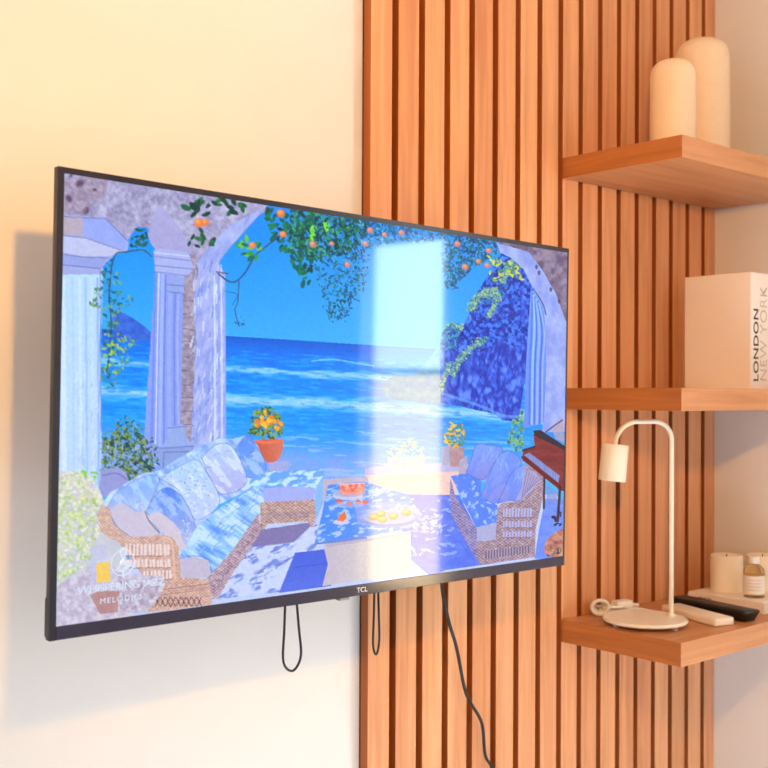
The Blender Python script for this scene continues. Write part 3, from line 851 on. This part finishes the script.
    poly(tb, (98, 150, 242), 1, np.clip((fbm(6, 2.6, 161, -.2) - .5) * 5, 0, .9), (186, 210, 250))
    poly(z8((230, 300), (520, 290), (600, 372), (540, 440), (250, 420)), (140, 158, 222), .6, fbm(5, 3, 163), (176, 190, 236))
    poly(z8((12, 522), (300, 486), (300, 498), (14, 532)), (120, 134, 200), .9)
    leaves(z8((560, 380), (720, 350), (720, 480), (560, 450)), 46, 1.2, 3.2, [(186, 208, 252), (206, 220, 252)], .6)
    ell(345.5, 497, 15, 4.6, (206, 204, 226)); ell(345.5, 494.6, 15, 4.0, (176, 186, 226))
    ell(388, 521, 28, 8.0, (120, 140, 204)); ell(386, 519, 26.5, 7.0, (184, 190, 224)); ell(386, 518, 21, 5.2, (160, 172, 218))
    for x, y in ((372, 519), (380.5, 521.5), (391.5, 518), (404.5, 514.5), (379, 515.5)):
        ell(x, y, 5, 3.5, (206, 154, 100)); ell(x - .6, y - 1, 3.6, 2, (240, 200, 150), .9, 0, .8)
    ell(339, 524, 8.4, 2.6, (206, 208, 232)); poly(z8((138, 398), (150, 370), (178, 345), (190, 385), (170, 402)), (226, 130, 84))
    for x, y in ((337, 503), (347, 505), (356, 503.5), (363, 504)):
        ell(x, y, 3, 2.2, (220, 110, 96))
    ell(347, 506, 15, 3.4, (196, 200, 226), .5)
    ell(350, 494, 13, 3.6, (214, 170, 180)); poly(z8((150, 196), (290, 192), (286, 238), (158, 246)), (226, 120, 104), 1, np.clip(fbm(3, 3, 171) * 2.4 - .8, 0, 1), (250, 190, 170))
    line(z8((148, 194), (290, 190)), .8, (250, 214, 206), .8, False)
    # right sofa
    poly(z9((40, 330), (100, 318), (172, 350), (172, 425), (242, 458), (235, 545), (150, 556)), (104, 142, 244), 1, np.clip((fbm(4, 4, 181) - .55) * 6, 0, .8), (186, 210, 254))
    poly(z9((70, 300), (80, 260), (110, 245), (108, 320), (76, 322)), (170, 160, 190), 1, wk, (200, 190, 210))
    for p, sd_ in ((z9((106, 318), (130, 250), (152, 196), (208, 198), (264, 216), (220, 285), (180, 346)), 411), (z9((170, 416), (204, 330), (240, 252), (264, 230), (300, 226), (342, 272), (292, 350), (236, 448)), 412), (z9((240, 450), (272, 380), (302, 320), (350, 284), (374, 338), (344, 432), (290, 438)), 413)):
        pillow(p, (136, 168, 248), (146, 152, 222), (112, 146, 240), .5, (84, 100, 184), sd_, .5)
        for _ in range(7):
            x0, y0 = p[3][0] + rng.uniform(-8, 4), p[3][1] + rng.uniform(2, 12)
            line([(x0, y0), (x0 + rng.uniform(-3, 3), y0 + rng.uniform(4, 9))], .8, (176, 198, 252), .5, False)
    poly(z9((350, 300), (376, 345), (345, 434), (318, 436), (345, 380)), (176, 172, 206), .8)
    poly(z9((150, 552), (236, 534), (232, 602), (152, 614)), (176, 178, 214))
    poly(z9((38, 335), (60, 420), (150, 556), (152, 614), (165, 716), (80, 570), (45, 500), (36, 420)), (112, 104, 156), 1, wk, (186, 178, 212))
    poly(z9((352, 282), (400, 296), (440, 335), (446, 380), (405, 560), (402, 682), (162, 716), (150, 616), (232, 604), (240, 470), (262, 446), (340, 440), (385, 395)), (126, 104, 124), 1, wk, (204, 186, 196))
    poly(z9((360, 300), (400, 312), (428, 345), (390, 392), (350, 432)), (176, 172, 214), .9)
    for k in range(6):
        line(z9((368 + k * 11, 304 + k * 8), (345 + k * 8, 430 - k * 10)), .9, (140, 124, 158), .8, False)
    for r_, (ya, yb) in enumerate(((468, 512), (524, 556), (568, 598))):
        for c_ in range(5):
            x = 264 + c_ * 26
            poly(z9((x, ya + 4), (x + 21, ya), (x + 19, yb - 2), (x, yb)), (184, 184, 226), .95)
            line(z9((x + 10, ya), (x + 9, yb)), .7, (140, 118, 140), .7, False)
            line(z9((x - 2, yb), (x + 22, yb - 3)), .8, (104, 86, 112), .6, False)
    poly(z9((185, 655), (385, 630), (385, 660), (190, 692)), (96, 84, 130), .75, np.clip(np.sin(GX * 2.2) * .5 + .5, 0, 1), (180, 166, 184))
    poly(z9((400, 690), (420, 560), (446, 430), (545, 430), (545, 690)), (112, 142, 232), 1, fbm(6, 4, 190), (134, 160, 242))
    # piano, its keys, trinkets at bottom right
    poly(z9((395, 150), (420, 135), (535, 210), (530, 400), (505, 390), (348, 262), (350, 222), (400, 200)), (112, 44, 52), 1, fbm(8, 3, 191), (146, 70, 70))
    poly(z9((395, 135), (425, 132), (535, 205), (535, 222), (400, 158)), (52, 36, 62))
    poly(z9((355, 240), (378, 230), (508, 330), (502, 360)), (150, 164, 216), 1, np.clip(np.sin(GX * 4.0) * .5 + .2, 0, 1), (90, 96, 160))
    line(z9((348, 250), (505, 375)), 2.6, (104, 40, 44), 1, False)
    line(z9((350, 220), (400, 205)), 2, (60, 36, 60), 1, False)
    line(z9((442, 340), (440, 470)), 2.2, (72, 40, 60), .9, False)
    line(z9((510, 380), (500, 520)), 2.8, (70, 34, 52), .9, False)
    poly(z9((450, 370), (500, 400), (495, 450), (452, 440)), (140, 150, 206), .7)
    leaves(z9((470, 510), (515, 480), (515, 545), (475, 540)), 16, 1, 2.6, [(40, 40, 66), (90, 60, 80)], .9)
    poly(z9((445, 620), (470, 590), (520, 560), (535, 600), (535, 680), (450, 670)), (150, 96, 92), 1, np.clip(fbm(5, 5, 195) * 2 - .5, 0, 1), (206, 158, 140), curve=True)
    leaves(z9((455, 650), (520, 640), (520, 675), (455, 675)), 18, 1, 2, [(60, 66, 70), (110, 120, 90)], .9)
    poly(z9((470, 120), (520, 80), (530, 190), (490, 170)), (190, 170, 190), .8)
    line(z9((450, 140), (490, 110), (520, 90)), 1.4, (70, 60, 90), .8)
    # deepen contrast a little and sharpen, as the screen shows it
    g = (fbm(2.2, 2.2, 501) - .5)[..., None]
    cv[:] = np.clip(cv * (1 + g * .08), 0, 255)
    k = 3
    bl = cv.copy()
    for ax in (0, 1):
        acc = np.zeros_like(bl)
        for o_ in range(-k, k + 1):
            acc += np.roll(bl, o_, ax)
        bl = acc / (2 * k + 1)
    cv[:] = np.clip(cv + (cv - bl) * .4, 0, 255)
    lum = cv.mean(-1, keepdims=True)
    cv[:] = np.clip(lum + (cv - lum) * 1.14, 0, 255)
    cv[:] = np.clip((cv - 128) * 1.12 + 120, 0, 255)


paint()

# ------------------------------------------------------------------ television
TW, TH = 0.97, 0.97 / 1.74
TVL = (-0.1859, -0.1986, -0.0161)
ya, pi_, ro = -0.0271, 0.0085, -0.0075
ex = Vector((math.cos(ya), -math.sin(ya), 0))
nn = Vector((-math.sin(ya), -math.cos(ya), 0))
ezv = Vector((0, 0, 1))
ez2 = math.cos(pi_) * ezv + math.sin(pi_) * nn
exr = math.cos(ro) * ex + math.sin(ro) * ez2
ezr = -math.sin(ro) * ex + math.cos(ro) * ez2
yb_ = ezr.cross(exr)
tv = thing('television', 'large flat television showing a seaside terrace, mounted on an arm before the wall', 'television')
tv.matrix_world = cols(exr, yb_, ezr, TVL)
hx, hz_ = TW / 2, TH / 2
SL, SR, ST, SB = -hx + .0085, hx - .004, hz_ - .0075, -hz_ + .0165      # visible picture
b = bmesh.new()
box(b, -hx, hx, 0.0012, 0.010, -hz_, hz_, 0.0008, 1)
box(b, -hx, SL, 0.0, 0.0012, -hz_, hz_)
box(b, SR, hx, 0.0, 0.0012, -hz_, hz_)
box(b, SL, SR, 0.0, 0.0012, ST, hz_)
obj('bezel', b, M_bezel, tv)
b = bmesh.new()
box(b, -hx + .002, hx - .002, 0.010, 0.019, -hz_ + .001, -hz_ + .05, 0.003, 2)
box(b, -hx + .16, hx - .16, 0.010, 0.060, -hz_ + .012, hz_ - .16, 0.012, 3)
obj('back_housing', b, M_black, tv)
obj('bottom_trim', boxbm(SL, SR, -0.0008, 0.0012, -hz_ + .0003, SB, 0.0005, 1), M_chin, tv)
obj('sensor_tab', boxbm(-0.035, -0.016, 0.001, 0.012, -hz_ - .004, -hz_, 0.001, 1), mat('grey_plastic', (150, 148, 150), 0.4), tv)
b = bmesh.new()
box(b, -0.10, 0.10, 0.060, 0.066, -0.06, 0.10, 0.002, 1)
box(b, -0.02, 0.02, 0.066, 0.190, -0.012, 0.028, 0.004, 2)
obj('mount_arm', b, M_steel, tv)

# screen: a fine grid whose colour attribute holds the picture on show
NX, NZ = 640, 400
us, vs_ = np.linspace(0, 1, NX + 1), np.linspace(0, 1, NZ + 1)
U, V = np.meshgrid(us, vs_)
co = np.stack([SL + U * (SR - SL), np.full(U.shape, 0.0004), ST + V * (SB - ST)], -1).reshape(-1, 3)
src = np.array([[0, 0], [1, 0], [1, 1], [0, 1]], float)
dst = np.array([[62.4, 172.2], [566.6, 252.2], [562.4, 558.6], [51.6, 629.2]])
A, bb_ = [], []
for (x, y), (X, Y) in zip(src, dst):
    A += [[x, y, 1, 0, 0, 0, -X * x, -X * y], [0, 0, 0, x, y, 1, -Y * x, -Y * y]]
    bb_ += [X, Y]
h = np.append(np.linalg.solve(np.array(A), np.array(bb_)), 1).reshape(3, 3)
w_ = h[2, 0] * U + h[2, 1] * V + 1
PX = ((h[0, 0] * U + h[0, 1] * V + h[0, 2]) / w_ - OX) * KS
PY = ((h[1, 0] * U + h[1, 1] * V + h[1, 2]) / w_ - OY) * KS
PX, PY = np.clip(PX, 0, CW - 2), np.clip(PY, 0, CH - 2)
ix, iy = PX.astype(int), PY.astype(int)
fx, fy = (PX - ix)[..., None], (PY - iy)[..., None]
pic = (cv[iy, ix] * (1 - fx) + cv[iy, ix + 1] * fx) * (1 - fy) + (cv[iy + 1, ix] * (1 - fx) + cv[iy + 1, ix + 1] * fx) * fy
pic = np.clip(pic / 255, 0, 1)
lin = np.where(pic <= .04045, pic / 12.92, ((pic + .055) / 1.055) ** 2.4)
me = bpy.data.meshes.new('screen')
idx = np.arange((NX + 1) * (NZ + 1)).reshape(NZ + 1, NX + 1)
quads = np.stack([idx[:-1, :-1], idx[1:, :-1], idx[1:, 1:], idx[:-1, 1:]], -1).reshape(-1)
nq = NX * NZ
me.vertices.add(len(co))
me.vertices.foreach_set('co', co.reshape(-1).astype(np.float32))
me.loops.add(nq * 4)
me.loops.foreach_set('vertex_index', quads.astype(np.int32))
me.polygons.add(nq)
me.polygons.foreach_set('loop_start', (np.arange(nq) * 4).astype(np.int32))
me.update(calc_edges=True)
me.validate()
at = me.color_attributes.new('picture', 'FLOAT_COLOR', 'POINT')
at.data.foreach_set('color', np.concatenate([lin.reshape(-1, 3), np.ones((len(co), 1))], 1).reshape(-1).astype(np.float32))
ms = bpy.data.materials.new('screen_picture')
ms.use_nodes = True
nt = ms.node_tree
bs = nt.nodes['Principled BSDF']
an = nt.nodes.new('ShaderNodeAttribute')
an.attribute_name = 'picture'
nt.links.new(an.outputs['Color'], bs.inputs['Emission Color'])
bs.inputs['Emission Strength'].default_value = 1.0
bs.inputs['Base Color'].default_value = (0.004, 0.004, 0.005, 1)
bs.inputs['Roughness'].default_value = 0.06
bs.inputs['Specular IOR Level'].default_value = 0.42
me.materials.append(ms)
scr = bpy.data.objects.new('screen', me)
COL.objects.link(scr)
scr.parent = tv

# channel mark on the picture and the maker's mark on the trim
M_logo = emit('screen_lettering', (0.62, 0.74, 0.92), 1.0)
hin = np.linalg.inv(h)


def on_screen(px, py):
    q = hin @ np.array([px, py, 1.0])
    q /= q[2]
    return Vector((SL + q[0] * (SR - SL), 0.0, ST + q[1] * (SB - ST)))


def screen_text(name, body, p0, p1, cap_px, bold=0.0, spacing=1.0, m=None, parent=None):
    a, c = on_screen(*p0), on_screen(*p1)
    x = (c - a)
    ln = x.length
    x.normalize()
    y = Vector((-x.z, 0, x.x))
    mid = (p0[0] + p1[0]) / 2, (p0[1] + p1[1]) / 2
    cap = (on_screen(mid[0], mid[1] + cap_px / 2) - on_screen(mid[0], mid[1] - cap_px / 2)).length
    return text_mesh(name, body, m or M_logo, parent or scr, cols(x, y, Vector((0, -1, 0)), (a + c) / 2 + Vector((0, -0.0002, 0))), ln, cap, bold, 0.0002, spacing)


screen_text('lettering', 'WHISPERING JAZZ', (73, 593.5), (161, 584.5), 9.5, 0.0, 0.95)
screen_text('lettering', 'MELODIES', (96, 603.5), (138, 598.5), 5.5, 0.0, 1.25)
b = bmesh.new()
cpt = on_screen(119, 564.5)
rr = (on_screen(119, 564.5) - on_screen(119, 577.5)).length
tube([cpt + Vector((rr * math.cos(t), 0.0002, rr * math.sin(t))) for t in np.linspace(0, 2 * math.pi, 49)], 0.0007, 6, b)
sp = [(0.1, -1.15), (0.05, -.6), (.55, -.35), (.42, .1), (-.1, -.1), (-.4, -.35), (-.25, -.62), (.1, -.55), (.25, -.2), (0, .35), (-.2, .8), (0, 1.15), (.2, .95), (.1, .4), (-.25, -.05)]
tube(smooth_path([cpt + Vector((rr * x, 0.0002, rr * z)) for x, z in sp], 5), 0.0012, 6, b)
obj('emblem', b, M_logo, scr)
ta, tc_ = Vector((0.0, 0, -hz_ + .0085)), None
M_mark = mat('silver_mark', (226, 226, 232), 0.35, var=0.01)
q_ = on_screen(359.5, 587.0)
text_mesh('maker_mark', 'TCL', M_mark, tv, cols((1, 0, 0), (0, 0, 1), (0, -1, 0), (q_.x, -0.0009, -hz_ + .0085)), 0.021, 0.0075, 0.01, 0.0003)

# ------------------------------------------------------------------ cords under the television
def loop_cord(x, zl, wv, ztop, y, label, lean=0.0):
    pts = [(x - wv * .35, y, ztop), (x - wv * .5 + lean * .3, y, ztop + (zl - ztop) * .55), (x - wv * .62 + lean * .8, y, zl + .016), (x + lean, y, zl), (x + wv * .55 + lean, y, zl + .02), (x + wv * .45 + lean * .6, y, ztop + (zl - ztop) * .55), (x + wv * .2, y, ztop)]
    o = obj('pull_cord', tube(smooth_path(pts, 8), 0.0019, 8), M_cord, None, True)
    return tag(o, label, 'cord', 'looped cords under the television')


loop_cord(-0.239, -0.415, 0.027, -0.270, -0.1, 'thin black looped cord hanging below the television against the white wall', 0.004)
loop_cord(-0.069, -0.415, 0.011, -0.270, -0.1, 'thin black looped cord hanging below the television at the panel edge', 0.0)
pts = [(0.078, -0.11, -0.255), (0.077, -0.1, -0.317), (0.0965, -0.096, -0.381), (0.128, -0.085, -0.436), (0.168, -0.065, -0.515), (0.205, -0.045, -0.553), (0.245, -0.035, -0.60), (0.268, -0.022, -0.665), (0.300, -0.014, -0.712), (0.32, -0.008, -0.85), (0.32, -0.008, -1.1), (0.32, -0.01, -1.345)]
tag(obj('power_cable', tube(smooth_path(pts, 8), 0.0030, 8), M_cord, None, True), 'thicker black cable trailing down the wooden battens from the television', 'cable')

# ------------------------------------------------------------------ vases on the top shelf
def vase(loc, r, hh, label):
    prof = [(0, 0), (r * .9, 0), (r * .97, hh * .01), (r, hh * .04), (r, hh * .45), (r * .985, hh - r * 1.05)]
    dm = r * .8
    prof[-1] = (r * .985, hh - dm)
    for k in range(1, 15):
        a = math.pi / 2 * k / 14
        prof.append((r * .985 * math.cos(a) ** .7 if k < 14 else 0, hh - dm + dm * math.sin(a) ** .85))
    flat = [(x, z) for x, z in prof]
    o = obj('domed_vase', lathe(flat, 56), M_cream, None, True, loc)
    return tag(o, label, 'vase', 'domed cream vases on the top shelf')


vase((0.672, -0.150, Z1T), 0.0456, 0.1975, 'shorter of two matte cream domed vases, at the corner of the top shelf')
vase((0.855, -0.100, Z1T), 0.0580, 0.290, 'taller of two matte cream domed vases, behind the shorter one')

# ------------------------------------------------------------------ big book on the middle shelf
bk = thing('standing_book', 'large cream book with city names on its wide spine, standing on the middle shelf', 'book', (0.85, -0.061, Z2T))
BD, BH, BT = 0.155, 0.243, 0.082
b = bmesh.new()
box(b, 0, 0.004, -BD, 0, 0, BH, 0.0012, 2)
box(b, BT - .004, BT, -BD, 0, 0, BH, 0.0012, 2)
obj('cover', b, M_cover, bk)
obj('spine', boxbm(0, BT, -BD - .003, -BD + .002, 0, BH, 0.0012, 2), M_cover, bk)
obj('page_block', boxbm(0.004, BT - .004, -BD + .002, -0.004, 0.003, BH - .003), M_page, bk)
sp_m = lambda x, z: cols((0, 0, 1), (-1, 0, 0), (0, -1, 0), (x, -BD - .0030, z))
text_mesh('lettering', 'LONDON', M_ink, bk, sp_m(0.0205, 0.092), 0.150, 0.0195, 0.012, 0.0004, 1.05)
text_mesh('lettering', 'NEW YORK', M_grey, bk, sp_m(0.050, 0.117), 0.196, 0.026, -0.012, 0.0004, 1.05)

# ------------------------------------------------------------------ desk lamp on the lowest shelf
LX, LY = 0.598, -0.139
dl = thing('desk_lamp', 'white metal desk lamp with a bent neck and small drum shade on the lowest shelf', 'lamp', (LX, LY, Z3T))
R0 = 0.082
bz = 0.0115
obj('base', lathe([(0, bz - .004), (R0 - .002, bz - .004), (R0, bz - .002), (R0, bz), (R0 - .002, bz + .003), (0, bz + .0036)], 64), M_white, dl, True)
PXo, PYo = 0.0485, -0.0272
dirv = Vector((-0.872, 0.489, 0))
zt_, L_, rb = 0.399, 0.119, 0.036
pole = Vector((PXo, PYo, 0))
pts = [pole + Vector((0, 0, bz + .002)), pole + Vector((0, 0, .15)), pole + Vector((0, 0, zt_ - rb))]
for k in range(1, 10):
    a = math.pi / 2 * k / 9
    pts.append(pole + dirv * (rb - rb * math.cos(a)) + Vector((0, 0, zt_ - rb + rb * math.sin(a))))
rc = 0.046
e0 = L_ - rc
for k in range(0, 10):
    a = math.radians(80) * k / 9
    pts.append(pole + dirv * (e0 + rc * math.sin(a)) + Vector((0, 0, zt_ - rc + rc * math.cos(a))))
endp = pts[-1]
sd = (dirv * 0.10 + Vector((0, 0, -1))).normalized()
pts.append(endp + sd * .012)
obj('pole', tube(pts, 0.0047, 16), M_white, dl, True)
# drum shade along sd
sh = bmesh.new()
lathe([(0, 0), (0.006, 0), (0.0255, 0.0008), (0.0262, 0.002), (0.0264, 0.072), (0.0250, 0.072), (0.0248, 0.004), (0, 0.003)], 40, bm=sh)
xs_ = sd.orthogonal().normalized()
sh.transform(cols(xs_, sd.cross(xs_), sd, endp + sd * .006))
obj('shade', sh, M_white, dl, True)
sb_ = lathe([(0, 0.02), (0.010, 0.022), (0.016, 0.036), (0.018, 0.048), (0.014, 0.060), (0, 0.066)], 24)
sb_.transform(cols(xs_, sd.cross(xs_), sd, endp + sd * .006))
obj('bulb', sb_, M_lampin, dl, True)
obj('collar', lathe([(0.0048, bz + .002), (0.0085, bz + .002), (0.0085, bz + .006), (0.0048, bz + .008)], 24, PXo, PYo), M_white, dl, True)
for a in (159, 273, 39):
    obj('foot', lathe([(0, 0), (.006, 0), (.0065, bz - .004), (0, bz - .004)], 16, .066 * math.cos(math.radians(a)), .066 * math.sin(math.radians(a))), M_clearfoot, dl, True)
# coiled flex lying behind the base, with its bundle and plug
camr = Vector((0.749, -0.662, 0))
cc = Vector((0.002, 0.112, 0.0190))
b = bmesh.new()
cp = []
for t in np.linspace(0, 1, 110):
    a = t * 2 * math.pi * 3.6 + 0.6
    cp.append(cc + camr * (0.0185 - .008 * t) * math.cos(a) + Vector((0.016, 0.016, 0)) * (t - .6) + Vector((0, 0, (0.0150 - .004 * t) * math.sin(a))))
tube(cp, 0.0036, 8, b)
for (dy, dz, e) in ((-.012, .004, .080), (-.004, .012, .088), (.006, .006, .084), (.012, .013, .078)):
    tube(smooth_path([cc + Vector((.004, dy, -.014 + dz)), Vector((.035, .090 + dy, dz + .006)), Vector((.062, .088 + dy, dz + .008)), Vector((e, .084 + dy, dz + .005))], 6), 0.0034, 8, b)
tube(smooth_path([Vector((.078, .084, .012)), Vector((.092, .066, .008)), Vector((.098, .040, .0055)), Vector((.094, .010, .0055)), Vector((.078, -.012, .008)), Vector((.066, -.020, .012))], 8), 0.0028, 8, b)
obj('flex', b, M_wcord, dl, True)
b = bmesh.new()
box(b, -0.020, 0.020, -0.012, 0.012, -0.009, 0.009, 0.004, 3)
b.transform(Matrix.Translation((0.052, 0.094, 0.020)) @ Matrix.Rotation(math.radians(-14), 4, 'Z'))
obj('plug', b, M_wcord, dl, True)

# ------------------------------------------------------------------ remotes
def remote(name, p, rz, L, W, H, m, mb, label, taper=0.0):
    r = thing(name, label, 'remote control', p, rz, 'remote controls on the lowest shelf')
    b = boxbm(-W / 2, W / 2, -L / 2, L / 2, 0, H, min(H * .38, .005), 3)
    if taper:
        for v in b.verts:
            if v.co.z < H * .5:
                v.co.x *= 1 - taper
                v.co.y *= 1 - taper * .25
    obj('body', b, m, r, True)
    k = 0
    for j in range(7):
        for i in range(3):
            obj('button', lathe([(0, H - .0005), (.0042, H - .0005), (.0042, H + .0002), (.0036, H + .0004), (0, H + .0004)], 12, (i - 1) * W * .28, L * .40 - j * L * .095), mb, r)
    return r


remote('remote_control', (0.727, -0.172, Z3T), math.radians(-17), 0.165, 0.050, 0.017, M_wplast, mat('pale_button', (236, 222, 204), 0.5), 'slim white remote control lying beside the lamp base')
remote('remote_control', (0.795, -0.168, Z3T), math.radians(-9), 0.20, 0.047, 0.024, M_black, mat('grey_button', (96, 84, 84), 0.5), 'thick black remote control lying between white remote and flat book', 0.28)

# ------------------------------------------------------------------ flat book, candles, bottle
fb = thing('flat_book', 'cream hardback book lying flat under the candles and bottle', 'book', (0.874, -0.055, Z3T), math.radians(0))
FW, FD, FH = 0.180, 0.182, 0.0235
b = bmesh.new()
box(b, 0, FW, -FD, 0, 0, .003, .0008, 1)
box(b, 0, FW, -FD, 0, FH - .003, FH, .0008, 1)
box(b, 0, .003, -FD, 0, .003, FH - .003)
obj('cover', b, M_cover, fb)
obj('page_block', boxbm(.003, FW - .004, -FD + .003, -.003, .003, FH - .003), M_page, fb)
b = bmesh.new()
for k, (o_, w_) in enumerate(((0, .010), (.012, .007), (.021, .011))):
    for zz in (.0105, .0135):
        box(b, -.0003, .0003, -.026 - o_ - w_, -.026 - o_, zz, zz + .0016)
obj('spine_print', b, M_brown, fb)
ZB = Z3T + FH


def candle(p, r, hh, label):
    c = thing('pillar_candle', label, 'candle', p, 0, 'cream candles on the flat book')
    obj('wax', lathe([(0, 0), (r - .001, 0), (r, .001), (r, hh - .002), (r - .002, hh), (r - .004, hh - .0005), (r * .6, hh - .004), (0, hh - .005)], 48), M_wax, c, True)
    obj('wick', lathe([(0, hh - .006), (.0012, hh - .006), (.0011, hh + .001), (0, hh + .001)], 8), M_ink, c)
    return c


candle((0.946, -0.105, ZB), 0.0345, 0.0790, 'whole cream pillar candle standing on the flat book, beside the bottle')
candle((1.018, -0.150, ZB), 0.0345, 0.0775, 'cream pillar candle partly cut off by the photo edge, behind the bottle')
bt = thing('glass_bottle', 'small clear bottle of amber liquid with a pale label and white cap', 'bottle', (0.921, -0.186, ZB))
prof = [(0, 0), (.019, 0), (.0215, .002), (.022, .006), (.022, .052), (.0205, .060), (.014, .067), (.0085, .070), (.008, .076), (0, .076)]
obj('bottle_body', lathe(prof, 36), M_glass, bt, True)
obj('paper_label', lathe([(.0221, .009), (.0225, .009), (.0225, .047), (.0221, .047)], 40), M_label, bt, True)
obj('cap', lathe([(.0082, .0715), (.0115, .0715), (.012, .0725), (.012, .0855), (.0112, .087), (0, .087)], 28), M_white, bt, True)
b = bmesh.new()
for j in range(4):
    for i in range(9):
        a = math.pi * (0.95 + i * .048)
        a2 = math.pi * (0.95 + (i + 1) * .048)
        r = .0228
        z = .038 - j * .0070
        v = [b.verts.new((r * math.cos(q), r * math.sin(q), zz)) for q, zz in ((a, z), (a2, z), (a2, z + .0012), (a, z + .0012))]
        b.faces.new(v)
obj('label_print', b, mat('pale_print', (214, 200, 184), 0.7), bt)
